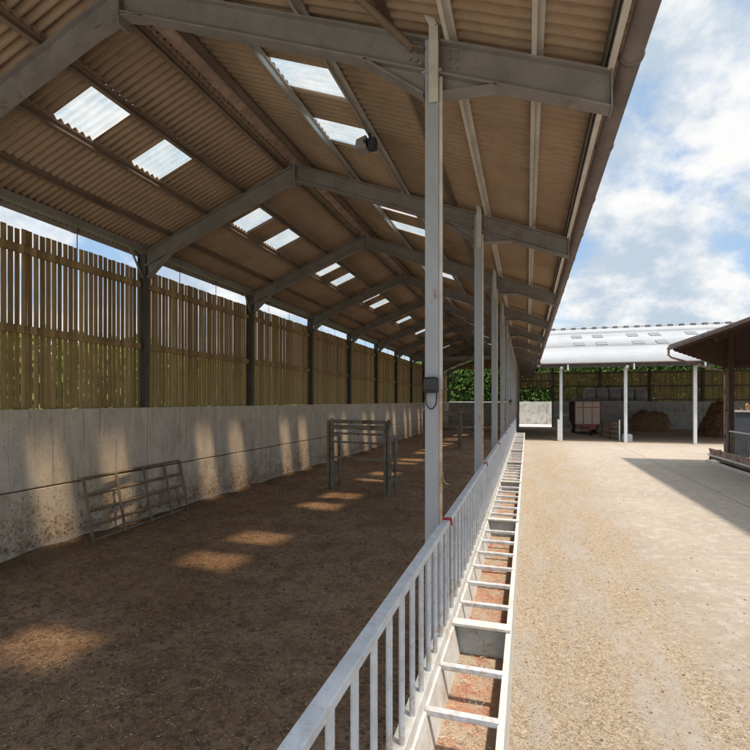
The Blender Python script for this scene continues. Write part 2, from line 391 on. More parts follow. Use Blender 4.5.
# ---------------------------------------------------------------- ground surfaces
def sheet(name, x0, x1, y0, y1, z, m, kind='structure'):
    b = MB(); b.add([(x0, y0, z), (x1, y0, z), (x1, y1, z), (x0, y1, z)], [(0, 1, 2, 3)])
    return tag(b.build(name, m), kind=kind)
sheet('ground', -500, 500, -500, 500, -.05, M['ground'])
sheet('yard', -.71, 30, -30, 31.75, 0, M['yard'])
sheet('path', -10, 14, 48.6, 55, -.02, M['pad'])
sheet('bounce_apron', -12, -.712, -30, -.3, .004, M['pad'])  # unseen pale ground added behind the camera to bounce light into the barn

XL, XR, RX = -7.28, -.752, -4.0
def FY(k): return 4.1+4*k
def floor_z(x, y):
    h = noise.noise((x*.7, y*.7, 0))*.03+noise.noise((x*2.6, y*2.6, 3))*.022+noise.noise((x*7, y*7, 9))*.012
    bank = max(0, 1-(x-XL)/.55)**2*.07*(1+noise.noise((0, y*1.3, 5)))
    return .04+h+bank
def relief(name, x0, x1, y0, y1, st, m, fz):
    nx = int((x1-x0)/st[0])+1; ny = int((y1-y0)/st[1])+1; vs = []; fs = []
    for j in range(ny+1):
        for i in range(nx+1):
            x = x0+(x1-x0)*i/nx; y = y0+(y1-y0)*j/ny; vs.append((x, y, fz(x, y)))
    for j in range(ny):
        for i in range(nx): a = j*(nx+1)+i; fs.append((a, a+1, a+nx+2, a+nx+1))
    b = MB(); b.add(vs, fs, True); b.open = True
    return b.build(name, m)
tag(relief('barn_floor', XL-.02, -.724, -.3, 48, (.06, .09), M['dirt'], floor_z), kind='structure')
sheet('shed_floor', -.72, 30, 31.75, 48.3, .012, M['farfloor'])

# ---------------------------------------------------------------- cattle barn
S = .389
def zraf(x): return 6.71-S*abs(x-RX)
def zroof(x): return zraf(x)+.142
barn = empty('cattle_barn', (0, 0, 0))
tag(barn, 'long open-sided steel cattle barn with brown corrugated roof, slatted left wall and concrete base', 'barn')

def corr_strip(b, u0, u1, v0, v1, fn, pitch=.11, amp=.025, seg=6, nv=1):
    """corrugation repeats along u; v runs down the slope; fn(u,v)->(x,y,z)"""
    n = max(1, round((u1-u0)/pitch*seg)); vs = []; fs = []
    for j in range(nv+1):
        v = v0+(v1-v0)*j/nv
        for i in range(n+1):
            u = u0+(u1-u0)*i/n; p = fn(u, v); vs.append((p[0], p[1], p[2]+amp*math.cos(2*math.pi*u/pitch)))
    for j in range(nv):
        for i in range(n): a = j*(n+1)+i; fs.append((a, a+1, a+n+2, a+n+1))
    b.add(vs, fs, True); b.open = True
Y0, Y1 = -.25, 48.3
def sl(k): y = FY(k); return ((y+.75, y+1.35), (y+2.05, y+2.65))
lights = [p for k in range(-1, 8) for p in sl(k)]
for side in (-1, 1):
    lights = [(a_+(.15 if side > 0 else 0), b0_+(.17 if side > 0 else 0)) for k in range(-1, 8) for (a_, b0_) in sl(k)]
    edges = [(.17, 1.16, 0.), (1.10, 2.08, .012), (2.0, 4.70, .024)] if side > 0 else [(.17, 1.10, 0.), (1.04, 1.91, .012), (1.84, 3.52, .024)]
    for r, (a, b_, off) in enumerate(edges):
        mb = MB()
        fn = lambda u, v, off=off, side=side: (RX+side*v, u, zroof(RX+side*v)-off)
        if r == 1:
            cur = Y0
            for (s0, s1) in lights+[(Y1, None)]:
                mb = MB(); corr_strip(mb, cur, s0, a, b_, fn); cur = s1; mb.build('roof_sheet', M['roof'], barn, solid=.008)
        else:
            corr_strip(mb, Y0, Y1, a, b_, fn, nv=1 if r == 0 else 3); mb.build('roof_sheet', M['roof'], barn, solid=.008)
        if r == 1:
            for (s0, s1) in lights:
                q = MB(); corr_strip(q, s0-.02, s1+.02, a+.0, b_-.0, lambda u, v, side=side: (RX+side*v, u, zroof(RX+side*v)-.002))
                q.build('skylight', M['skylight'], barn)
# ridge cap: two wings, seen from below between the ridge purlins
mb = MB()
y = Y0
while y < Y1:
    y2 = min(y+1.2, Y1); zt = zroof(RX)+.03
    for side in (-1, 1): mb.add([(RX, y, zt), (RX, y2+.06, zt+.012), (RX+side*.32, y2+.06, zt-S*.32+.012), (RX+side*.32, y, zt-S*.32+.0)], [(0, 1, 2, 3)])
    mb.tube([(RX, y2-.02, zt+.002), (RX, y2+.04, zt+.002)], .03, 8)
    y = y2
mb.open = True
mb.build('ridge_cap', M['ridge'], barn)
# underside ridge filler pieces (the wavy inner ridge wings)
# purlins
def purlin(x, m=None, w=.05, h=.085, name='purlin'):
    z = zraf(x)+h/2+.002
    s = (0, 0, 1)
    mb = MB(); sg = 1 if x > RX else -1
    up = Vector((sg*S, 0, 1)).normalized()
    a, b = (x, Y0+.1, z), (x, Y1-.1, z)
    mb.bar(a, b, .012, h, up); mb.bar(a, b, w, .012, up, ou=h/2-.007, os_=w/2-.006); mb.bar(a, b, w, .012, up, ou=-h/2+.007, os_=-w/2+.006)
    return mb.build(name, m or M['purlin'], barn)
for x in (-4.22, -5.07, -5.87, -6.71): purlin(x, None)
for x in (-3.78, -2.86, -1.96, -1.15, -.60, .08): purlin(x, M['galv'] if x in (-2.86, -1.96) else (M['angle'] if x >= -.6 else None), w=.04)
mb = MB(); mb.bar((.60, Y0, zraf(.6)+.045), (.60, Y1, zraf(.6)+.045), .045, .10); mb.build('eave_beam', M['angle'], barn)
mb = MB(); mb.bar((.55, Y0, zraf(.55)+.045), (.55, Y1, zraf(.55)+.045), .015, .10); mb.build('eave_board', M['darkpost'], barn)
mb = MB(); mb.bar((XL-.06, Y0, 5.47), (XL-.06, Y1, 5.47), .14, .11); mb.build('eave_beam', M['steel'], barn)
# gutters with joint collars
def gutter(x, z, y0, y1, r, m, parent, step=1.35):
    mb = MB(); vs = []; n = 9
    for y in (y0, y1):
        for k in range(n+1):
            t = math.pi*k/n; vs.append((x+r*math.cos(t), y, z-r*math.sin(t)))
    mb.add(vs, [(k, k+1, n+2+k, n+1+k) for k in range(n)], True)
    yy = y0+.2
    while yy < y1:
        vs = []
        for d in (-.025, .025):
            for k in range(n+1):
                t = math.pi*k/n; vs.append((x+(r+.010)*math.cos(t), yy+d, z-(r+.010)*math.sin(t)+.004))
        mb.add(vs, [(k, k+1, n+2+k, n+1+k) for k in range(n)], True)
        mb.box(x-r, x+r, yy-.015, yy+.015, z-.006, z+.006)
        yy += step
    mb.open = True
    o = mb.build('gutter', m, parent, solid=.006); return o
gutter(.735, 4.97, Y0, 31.3, .075, M['gutter'], barn)
gutter(XL-.32, 5.46, Y0, Y1, .075, M['gutter'], barn)

# frames
def frame(k):
    y = FY(k)
    # left rafter + right rafter, I-section
    h = .27
    xl, xr = XL-.02, .60
    for (xa, xb) in ((xl, RX), (xr, RX)):
        sg = 1 if xa > RX else -1
        up = Vector((sg*S, 0, 1)).normalized(); ch = h/2/up.z
        mb = MB(); xb2 = xb+sg*.004; V = h/up.z
        for (d0, d1, hw) in ((0, .02, .065), (.02, V-.02, .008), (V-.02, V, .065)):
            mb.prism([(xa, zraf(xa)-d1), (xa, zraf(xa)-d0), (xb2, zraf(xb2)-d0), (xb2, zraf(xb2)-d1)], 'y', y-hw, y+hw)
        # haunches
        def haunch(x0, x1, drop):
            z0 = zraf(x0)-h-.01; z1 = zraf(x1)-h-.01
            mb.prism([(x0, z0+.02), (x1, z1+.02), (x0, z0-drop)], 'y', y-.009, y+.009)
            mb.bar((x0, y, z0-drop), (x1, y, z1-.005), .13, .018)
        if sg > 0:
            haunch(XR-.075, XR-.60, .20); haunch(XR+.075, XR+.52, .16)
            mb.box(xr+.001, xr+.013, y-.069, y+.069, zraf(xr)-.30, zraf(xr)-.004)   # end plate
            for dz in (-.06, -.2):
                mb.tube([(XR-.1, y-.075, zraf(XR)+dz), (XR-.1, y-.06, zraf(XR)+dz)], .014, 6)
        else:
            haunch(XL+.02, XL+.55, .26)
        haunch(RX+sg*.02, RX+sg*.30, .035)
        mb.box(RX+sg*.002, RX+sg*.016, y-.075, y+.075, zraf(RX)-.42, zraf(RX)+.0)
        if sg > 0:
            for dx in (-.20, -.14, .14, .20):
                for dz in (.05, .12, .19): mb.tube([(XR+dx, y-.008, zraf(XR+dx)-dz), (XR+dx, y-.026, zraf(XR+dx)-dz)], .011, 6)
            for dz in (.07, .2): mb.tube([(RX+.05, y-.008, zraf(RX+.05)-dz), (RX+.05, y-.026, zraf(RX+.05)-dz)], .011, 6)
        else:
            for dx in (.14, .22):
                for dz in (.08, .16): mb.tube([(XL+dx, y-.008, zraf(XL+dx)-dz), (XL+dx, y-.026, zraf(XL+dx)-dz)], .011, 6)
        rf = mb.build('rafter', M['steel'], barn)
    # right column: H section seen on its flange, with an angle strip on the yard side
    mb = MB(); b = .056
    mb.bar((XR, y-.07, -.05), (XR, y-.07, zraf(XR)-.02), 2*b, .014, up=(0, 1, 0)); mb.bar((XR, y+.07, -.05), (XR, y+.07, zraf(XR)-.02), 2*b, .014, up=(0, 1, 0))
    mb.bar((XR, y, -.05), (XR, y, zraf(XR)-.02), .012, .126, up=(0, 1, 0))
    mb.box(XR-.08, XR+.08, y-.09, y+.09, zraf(XR)-.30, zraf(XR)-.285)
    c = mb.build('column', M['column'], barn)
    mb = MB(); mb.box(XR+b+.006, XR+b+.032, y-.077, y-.06, 2.52, zraf(XR)-.35); mb.build('angle_strip', M['angle'], c)
    mb = MB(); mb.box(XR+b+.006, XR+b+.030, y-.077, y-.06, 1.43, 2.517); mb.build('rusty_strip', M['rustangle'], c)
    # bent cleat in front of the joint
    mb = MB(); mb.bar((XR+.02, y-.11, 4.88), (XR+.02, y-.11, 5.50), .075, .012, up=(0, 1, 0)); mb.bar((XR+.052, y-.085, 4.88), (XR+.052, y-.085, 5.50), .012, .05, up=(0, 1, 0))
    mb.bar((XR+.02, y-.11, 5.50), (XR-.06, y-.13, 5.68), .06, .012, up=(0, 1, 0)); mb.build('cleat', M['angle'], c)
    # left column (on the wall, behind the concrete face)
    mb = MB(); xc = XL-.11
    for dx in (-.085, .085): mb.box(xc+dx-.008, xc+dx+.008, y-.06, y+.06, 0, zraf(XL)-.05)
    mb.box(xc-.077, xc+.077, y-.006, y+.006, 0, zraf(XL)-.05)
    mb.build('column', M['darkpost'], barn)
    # knee strut in the wall plane
    mb = MB(); mb.bar((XL-.05, y-.42, 5.42), (XL-.05, y-.08, 4.88), .03, .03); mb.build('knee_strut', M['steel'], barn)
for k in range(-1, 12): frame(k)

# roof bracing tube at the first frame, and pairs further in
for (p, q) in (((-.93, 4.03, 5.40), (-3.4, .2, 6.36)), ((-.93, 28.2, 5.40), (-3.4, 32.0, 6.36)), ((-7.0, 28.2, 5.36), (-4.6, 32.0, 6.30))):
    mb = MB(); mb.tube([p, q], .032, 10)
    mb.bar(Vector(p)+Vector((.12, .0, -.06)), p, .07, .012); mb.build('brace', M['purlin'], barn)
mb = MB(); mb.ibeam((XL+.05, 32.3, 5.2), (XR-.1, 32.3, 5.2), .14, .26); mb.build('tie_beam', M['steel'], barn)

# left wall: concrete panels, rails, slats per bay
cw = empty('wall_base'); cw.parent = barn
for k in range(-1, 11):
    ya, yb = FY(k), FY(k+1)
    for (z0, z1) in ((-.02, 1.06), (1.082, 2.30)):
        mb = MB(); mb.bev(XL-.16, XL+random.uniform(-.004, .004), ya+.006, yb-.006, z0, z1, .008); mb.build('concrete_panel', M['concrete'], cw)
    for z in (3.53, 4.76):
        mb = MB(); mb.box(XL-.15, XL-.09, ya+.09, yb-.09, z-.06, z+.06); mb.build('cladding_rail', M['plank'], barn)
    mb = MB(); y = ya+.01; rd = random.Random(k+50)
    while y < yb-.06:
        wd = .0775+rd.uniform(-.006, .006); tp = 5.09+rd.uniform(-.012, .012); ln = rd.uniform(-.007, .007)
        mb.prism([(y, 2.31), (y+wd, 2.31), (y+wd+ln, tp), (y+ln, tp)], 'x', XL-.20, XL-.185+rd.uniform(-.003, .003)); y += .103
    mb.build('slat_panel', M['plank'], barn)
    for dy in (1.2, 2.55):
        mb = MB(); mb.tube([(XL-.2, ya+dy, 5.05), (XL-.2, ya+dy, 5.45)], .008, 6); mb.build('hanger_rod', M['darkpost'], barn)

# ---------------------------------------------------------------- feed troughs (one unit per bay) and railings
def trough(y0, nb=6):
    t = empty('feed_trough', (0, y0, 0))
    mb = MB(); L = 4.0
    mb.prism([(-.728, -.02), (-.728, .515), (-.642, .515), (-.63, .452), (-.612, .452), (-.56, .15), (-.56, -.02)], 'y', .0, L-.004)
    mb.build('kerb', M['kerb'], t)
    mb = MB(); mb.prism([(-.122, -.02), (-.128, .45), (-.172, .45), (-.20, .10), (-.20, -.02)], 'y', .0, L-.004); mb.build('outer_wall', M['kerb'], t)
    mb = MB(); mb.box(-.575, -.19, 0, L-.004, 0, .19); mb.build('trough_bed', M['bed'], t)
    mb = MB(); mb.prism([(-.567, .195), (-.608, .448), (-.175, .448), (-.192, .195)], 'y', .02, .06); mb.build('divider', M['troughend'], t)
    mb = MB(); mb.prism([(-.63, .457), (-.63, .478), (-.135, .478), (-.135, .457)], 'y', -.045, .075); mb.build('divider_cap', M['kerb'], t)
    for i in range(nb):
        y = .49+.56*i
        mb = MB(); mb.bev(-.625, -.16, y-.022, y+.026, .425, .468, .006); mb.build('cross_bar', M['whitepaint'], t)
    return t
M['bed'] = simple('rust_red_bed', (.27, .10, .055), (.33, .20, .13), .85, scale=4, dirt=(.30, .235, .165), dirt_amt=(.47, .56), bump=.3, dscale=3)
M['troughend'] = simple('trough_end', (.46, .49, .50), (.30, .34, .36), .7, scale=7, bump=.2, dirt=(.3, .22, .15), dirt_amt=(.54, .64), dscale=8)
ORD = ['nearest', 'second nearest', 'third nearest', 'fourth nearest', 'fifth nearest', 'sixth nearest', 'seventh nearest', 'eighth nearest']
p = trough(.38)
for i in range(8):
    o = p if i == 0 else copy_tree(p); o.location.y = .38+4.0*i
    tag(o, f'white concrete feed trough along the barn edge, the {ORD[i]} of its row', 'feed trough', 'feed troughs along the open side of the barn')

def railing():
    t = empty('railing_panel'); X = -.668; L = 4.0
    mb = MB(); mb.bev(X-.036, X+.036, .012, L-.012, 1.365, 1.41, .006); mb.build('top_rail', M['whitepaint'], t)
    for i in range(15):
        y = .07+i*.262
        mb = MB(); mb.tube([(X, y, .51), (X, y, 1.37)], .018, 10); mb.build('bar', M['whitepaint'], t)
    mb = MB(); mb.tube([(X, L-.06, .51), (X, L-.06, 1.37)], .018, 10); mb.build('bar', M['whitepaint'], t)
    mb = MB(); mb.bar((X-.05, -.035, 1.418), (X+.045, -.02, 1.42), .022, .022); mb.bar((X-.05, .0, 1.41), (X-.05, -.03, 1.35), .016, .016)
    mb.bar((X+.045, -.02, 1.425), (X+.05, .01, 1.36), .014, .014); mb.build('tie', M['red'], t)
    return t
p = railing()
for i in range(8):
    o = p if i == 0 else copy_tree(p); o.location.y = .24+4*i
    tag(o, f'pale painted steel railing panel above the feed troughs, the {ORD[i]} of its run', 'railing', 'railing panels between the barn columns')

# ---------------------------------------------------------------- leaning field gate
g = empty('field_gate', (-7.02, 7.75, .05)); L = 2.55
g.rotation_euler = (0, R(-11.0), R(2.5)); gx = [-L/2, -.55, .15, .76, L/2]
tag(g, 'grey galvanised five-bar field gate leaning against the stained concrete wall', 'gate')
hs = [.03, .28, .53, .79, 1.08]
for i, z in enumerate(hs):
    mb = MB(); mb.tube([(0, -L/2, z), (0, L/2, z+.02)], .025, 8); mb.build('rail', M['gate'], g)
for i, y in enumerate(gx):
    mb = MB(); mb.bar((0.028, y, .01), (0.028, y, 1.09), .055, .02, up=(1, 0, 0)); mb.build('upright', M['gate'], g)

# ---------------------------------------------------------------- feeding hurdles inside the barn
def hurdle():
    t = empty('cattle_hurdle'); W = 1.75
    for x in (-W/2, W/2):
        for dx in (-.055, .055):
            mb = MB(); mb.box(x+dx-.035, x+dx+.035, -.05, .05, 0, 1.93-(.05 if dx < 0 else 0)); mb.build('post', M['hurdle'], t)
    for z, hh in ((1.85, .10), (1.70, .12), (1.53, .05), (1.30, .05), (.88, .055), (.40, .045)):
        mb = MB(); mb.box(-W/2+.095, W/2-.095, -.03, .03, z-hh/2, z+hh/2); mb.build('rail', M['hurdle'], t)
    for x in (-W/2, W/2):
        mb = MB(); mb.box(x-.03, x+.03, .40, .47, 0, 1.5); mb.build('back_post', M['hurdle'], t)
        mb = MB(); mb.bar((x, .05, 1.45), (x, .40, 1.45), .05, .05); mb.bar((x, .05, .35), (x, .40, .35), .05, .05); mb.build('side_rail', M['hurdle'], t)
    mb = MB(); mb.tube([(-W/2+.1, -.01, .42), (-W/2+.25, -.01, .42)], .02, 6); mb.build('latch', M['hurdle'], t)
    return t
p = hurdle()
for i, (x, y, rz, lb) in enumerate(((-4.25, 12.25, -12, 'weathered steel cattle hurdle standing alone on the bedding near the leaning gate'),
                                    (-4.0, 24.1, -3, 'smaller looking steel cattle hurdle standing behind the first barn column'),
                                    (-3.9, 32.6, 0, 'furthest steel hurdle, under the grey tie beam at the barn end'))):
    o = p if i == 0 else copy_tree(p); o.location = (x, y, .03); o.rotation_euler = (0, 0, R(rz)); tag(o, lb, 'hurdle', 'cattle hurdles inside the barn')

# ---------------------------------------------------------------- floodlight, electrical boxes
f = empty('floodlight', (-1.93, 6.0, 5.86)); tag(f, 'small floodlight hanging from a roof purlin below a bright skylight', 'light')
mb = MB(); mb.prism([(-.15, -.10), (-.02, -.06), (-.02, -.22), (-.17, -.22)], 'y', -.085, .085); mb.build('housing', M['steel'], f)
mb = MB(); mb.add([(-.153, -.075, -.105), (-.153, .075, -.105), (-.173, .075, -.215), (-.173, -.075, -.215)], [(0, 1, 2, 3)]); mb.open = True; mb.build('lens', M['glass_lamp'], f, solid=.004)
mb = MB(); mb.tube([(.0, -.0, .0), (.02, 0, -.12)], .018, 8); mb.bar((-.03, -.13, -.15), (-.03, .13, -.15), .02, .03); mb.box(.0, .09, -.05, .05, -.22, -.08); mb.build('bracket', M['black'], f)

def ebox(k, z, label):
    y = FY(k)-.077
    e = empty('electrical_box', (XR, y, z)); tag(e, label, 'electrical box', 'electrical boxes on the columns')
    mb = MB(); mb.bev(-.06, .062, -.075, -.001, -.065, .065, .012); mb.build('enclosure', M['black'], e)
    mb = MB(); mb.bev(-.052, .054, -.088, -.0752, -.045, .055, .008); mb.build('lid', M['black'], e)
    mb = MB(); pts = [(.0+.045*math.cos(t)+.0, -.03, -.065-.07-.075*math.sin(t)*1.0) for t in [math.pi*(i/10) for i in range(11)]]
    pts = [(-.045, -.03, -.06)]+[(-.045*math.cos(math.pi*i/10), -.03, -.11-.085*math.sin(math.pi*i/10)) for i in range(11)]+[(.05, -.02, -.02)]
    mb.tube(pts, .006, 6); mb.build('cable', M['black'], e)
ebox(0, 2.56, 'dark electrical box with looped cable on the nearest column')
ebox(5, 2.43, 'tiny dark electrical box on a distant column')
# frayed twine on the first column
mb = MB()
tx, ty = XR+.085, FY(0)-.09
mb.tube([(tx, ty, 1.86), (tx+.01, ty-.01, 1.80), (tx+.03, ty-.01, 1.76), (tx+.06, ty-.02, 1.755)], .004, 5); mb.tube([(tx, ty, 1.86), (tx-.005, ty-.01, 1.79), (tx+.012, ty-.01, 1.70)], .004, 5)
mb.tube([(tx-.02, ty, 1.88), (tx+.012, ty-.004, 1.84), (tx, ty, 1.78)], .005, 5)
tag(mb.build('twine', M['rope']), 'frayed pale twine knotted on the nearest column', 'twine')

# ---------------------------------------------------------------- straw and chaff
rd = random.Random(3); pts = []
for i in range(95000):
    u = rd.random(); y = .6+20*u**2; x = rd.uniform(XL+.05, -.74)
    if noise.noise((x*1.1, y*1.1, 2))+noise.noise((x*4, y*4, 8))*.6 < rd.uniform(-.6, .5): continue
    pts.append((x, y, floor_z(x, y)+.006))
for i in range(2600):
    y = rd.uniform(1, 14); x = -.735-abs(rd.gauss(0, .18)); pts.append((x, y, floor_z(x, y)+.012))
for i in range(5000):
    y = rd.uniform(4, 26); x = XL+.02+abs(rd.gauss(0, .22))
    if noise.noise((0, y*.9, 7)) > rd.uniform(-.4, .5): pts.append((x, y, floor_z(x, y)+.01))
# trampled wisps lying in small heaps
for c in range(170):
    cy = 1.2+16*rd.random()**1.5; cx = rd.uniform(XL+.4, -1.0); n_ = rd.randint(20, 90); sp = rd.uniform(.04, .16)
    for i in range(n_):
        x, y = cx+rd.gauss(0, sp*1.5), cy+rd.gauss(0, sp)
        if XL+.03 < x < -.74: pts.append((x, y, floor_z(x, y)+.006+.012*rd.random()))
tag(scatter_mesh('straw', pts, M['straw_in'], size=(.006, .032), width=.0036, flat=.4, seed=5), 'scattered straw and chips trodden into the barn floor', 'straw', kind='stuff')
pts = []
for i in range(170000):
    u = rd.random(); y = 1.3+24*u**2.3
    x = rd.uniform(-.12, 2.5)
    if x > 1.7+noise.noise((y*.8, 0, 0))*.5 and rd.random() < .85: continue
    if noise.noise((x*1.3, y*.8, 5)) < rd.uniform(-.7, .35): continue
    pts.append((x, y, .008))
for i in range(1500): pts.append((rd.uniform(2, 6), rd.uniform(3, 16), .007))
tag(scatter_mesh('chaff', pts, M['straw_out'], size=(.004, .018), width=.0026, flat=.4, seed=6), 'pale chaff scattered over the yard concrete beside the troughs', 'chaff', kind='stuff')
pts = []
for i in range(9000):
    y = rd.uniform(.5, 13); s = noise.noise((0, y*1.1, 4))
    if s < rd.uniform(-.6, .35): continue
    pts.append((rd.uniform(-.56, -.20), y, .197+rd.random()*.02))
tag(scatter_mesh('feed_remains', pts, M['straw_out'], size=(.01, .035), width=.003, flat=.4, seed=8), 'straw remains lying in the bottom of the feed troughs', 'straw', kind='stuff')

# clods of trodden dung and soil
mb = MB(); rc = random.Random(21)
for i in range(7000):
    y = .8+15*rc.random()**1.6; x = rc.uniform(XL+.1, -.76)
    if noise.noise((x*1.4, y*1.4, 12)) < rc.uniform(-.4, .5): continue
    r = rc.uniform(.006, .022)*(1.6 if rc.random() < .06 else 1); z = floor_z(x, y)
    q = [(x+r*rc.uniform(.7, 1.4)*math.cos(a), y+r*rc.uniform(.7, 1.4)*math.sin(a), z-.002) for a in (0, 1.25, 2.5, 3.8, 5)]
    n = len(mb.v); mb.v += q+[(x, y, z+r*rc.uniform(.5, 1.0))]
    for a in range(5): mb.f.append((n+a, n+(a+1) % 5, n+5)); mb.sm.append(False)
mb.open = True
tag(mb.build('clods', M['clod']), 'dark clods of trodden soil lying on the barn floor', 'clods', kind='stuff')
mb = MB()
for i in range(6000):
    y = 1.4+20*rc.random()**1.8; x = rc.uniform(-.1, 5)
    if rc.random() < x/5: continue
    r = rc.uniform(.003, .009)*(1.7 if rc.random() < .12 else 1)
    q = [(x+r*rc.uniform(.7, 1.4)*math.cos(a), y+r*rc.uniform(.7, 1.4)*math.sin(a), .001) for a in (0, 1.25, 2.5, 3.8, 5)]
    n = len(mb.v); mb.v += q+[(x, y, r*rc.uniform(.5, 1.0))]
    for a in range(5): mb.f.append((n+a, n+(a+1) % 5, n+5)); mb.sm.append(False)
mb.open = True
tag(mb.build('crumbs', M['clod']), 'small dark crumbs scattered over the pale yard', 'crumbs', kind='stuff')

# ---------------------------------------------------------------- cross shed at the far end of the yard
cs = empty('cross_shed', (0, 0, 0)); tag(cs, 'pale roofed open-fronted farm shed with white columns across the end of the yard', 'shed')
SC = .37
def zc(y): return 7.85-(SC*(40-y) if y < 40 else .26*(y-40))
XE = 26
mb = MB()
for (s0, s1) in ((31.45, 35.05), (34.95, 38.55), (38.45, 39.98)): corr_strip(mb, .78, XE, s0, s1, lambda u, v: (u, v, zc(v)+(.0 if s0 < 33 else (.012 if s0 < 37 else .024))), pitch=.16, amp=.008)
corr_strip(mb, -8, .9, 37.9, 39.98, lambda u, v: (u, v, zc(v)+.026), pitch=.16, amp=.008)
rf = mb.build('roof', M['crossroof'], cs, solid=.01)
mb = MB(); corr_strip(mb, .78, XE, 40.02, 48.6, lambda u, v: (u, v, zc(v)), pitch=.16, amp=.008, nv=3)
corr_strip(mb, -8, .9, 40.02, 42.1, lambda u, v: (u, v, zc(v)+.02), pitch=.16, amp=.008)
mb.build('roof', M['crossroof'], cs, solid=.01)
mb = MB(); mb.tube([(-8, 40, 7.86), (XE, 40, 7.86)], .1, 8); mb.build('ridge_cap', M['crossroof'], cs)
v = None
for i in range(34):
    if v is None:
        mb = MB(); mb.prism([(39.70, 7.78), (40.25, 7.78), (40.2, 7.93), (39.75, 7.93)], 'x', -.15, .15); v = mb.build('ridge_vent', M['ventgrey'], cs, loc=(1.2, 0, 0)); 
    else:
        c = v.copy(); COL.objects.link(c); c.parent = cs; c.location = (1.2+.715*i, 0, 0)
s = None
for k in range(6):
    for dx in (1.38, 2.75):
        for (ya, yb) in ((35.2, 35.95), (37.15, 37.9)):
            x = 1.97+3.55*k+dx
            if yb < 36:
                q = MB(); corr_strip(q, x-.33, x+.33, ya, yb, lambda u, v_: (u, v_, zc(v_)+.045), pitch=.16, amp=.008)
            else:
                q = MB(); corr_strip(q, x-.33, x+.33, ya, yb, lambda u, v_: (u, v_, zc(v_)+.045), pitch=.16, amp=.008)
            q.build('rooflight', M['oldlight'], cs, solid=.006)
mb = MB(); mb.box(.78, XE, 31.52, 31.66, 4.42, 4.70); mb.build('fascia', M['darkpost'], cs)
mb = MB(); mb.tube([(.8, 31.38, 4.66), (XE, 31.38, 4.66)], .06, 8); mb.build('gutter', M['gutter'], cs)
for k in range(7):
    x = 1.97+3.55*k
    mb = MB(); mb.bev(x-.085, x+.085, 31.82, 31.98, 0, 4.5, .01); mb.build('column', M['whitecol'], cs)
    mb = MB(); mb.ibeam((x, 31.95, 4.5), (x, 40, 7.5), .14, .26); mb.ibeam((x, 40, 7.5), (x, 48.3, 5.34), .14, .26); mb.build('rafter', M['darkpost'], cs)
    mb = MB(); mb.bar((x-.0, 31.34, 4.42), (x, 31.5, 4.42), .14, .14); mb.build('lamp', M['angle'], cs)
    mb = MB(); mb.tube([(x+.35, 31.38, 4.6), (x+.35, 31.38, 4.25)], .05, 8); mb.build('downpipe', M['whitecol'], cs)
for y in (33, 34.6, 36.2, 37.8, 39.4, 40.8, 42.4, 44, 45.6, 47.2):
    mb = MB(); mb.box(.8, XE, y-.04, y+.04, zc(y)-.19, zc(y)-.05); mb.build('purlin', M['darkpost'], cs)
# back wall
for k in range(6):
    x = 2.28+4*k; xb = x+4
    mb = MB(); mb.ibeam((x, 48.25, 0), (x, 48.25, 5.45), .2, .2, up=(0, 1, 0)); mb.build('back_post', M['darkpost'], cs)
    for z0, z1 in ((0, 1.17), (1.18, 2.40)):
        mb = MB(); mb.bev(x+.01, xb-.01, 48.02, 48.14, z0, z1, .01); mb.build('concrete_panel', M['concrete_far'], cs)
def slats(x0, x1, z0, z1, y=48.36):
    mb = MB(); x = x0
    while x < x1-.05: mb.box(x, x+.12, y, y+.025, z0, z1); x += .16
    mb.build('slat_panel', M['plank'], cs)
    for z in (z0+.12, (z0+z1)/2, z1-.12):
        mb = MB(); mb.box(x0, x1, y-.07, y-.003, z-.05, z+.05); mb.build('cladding_rail', M['darkpost'], cs)
for k in range(6): slats(2.28+4*k, 6.28+4*k, 2.42, 5.08)
slats(-1.05, 2.2, 3.5, 5.08)
mb = MB(); mb.ibeam((-1.15, 48.25, 0), (-1.15, 48.25, 5.6), .2, .2, up=(0, 1, 0)); mb.build('back_post', M['darkpost'], cs)
mb = MB(); mb.bev(XL, -1.2, 48.02, 48.14, 0, 2.3, .01); mb.build('concrete_panel', M['concrete_far'], cs)
mb = MB(); mb.box(XL, -1.1, 48.2, 48.3, 3.4, 3.52); mb.build('cladding_rail', M['darkpost'], cs)
# outer concrete wall beyond the back opening
ow = MB(); [ow.bev(x, x+2.98, 54.4, 54.6, 0, 2.35, .02) for x in (-10, -7, -4, -1, 2, 5)]
tag(ow.build('boundary_wall', M['concrete_far']), 'sunlit grey concrete wall seen through the back opening below the hedge', 'wall')

mb = MB(); x = XL
while x < .6: mb.prism([(x, 5.5), (x+.139, 5.5), (x+.139, zraf(x+.139)-.02), (x, zraf(x)-.02)], 'y', 48.1, 48.12); x += .14
mb.build('gable_boards', M['plank'], barn)
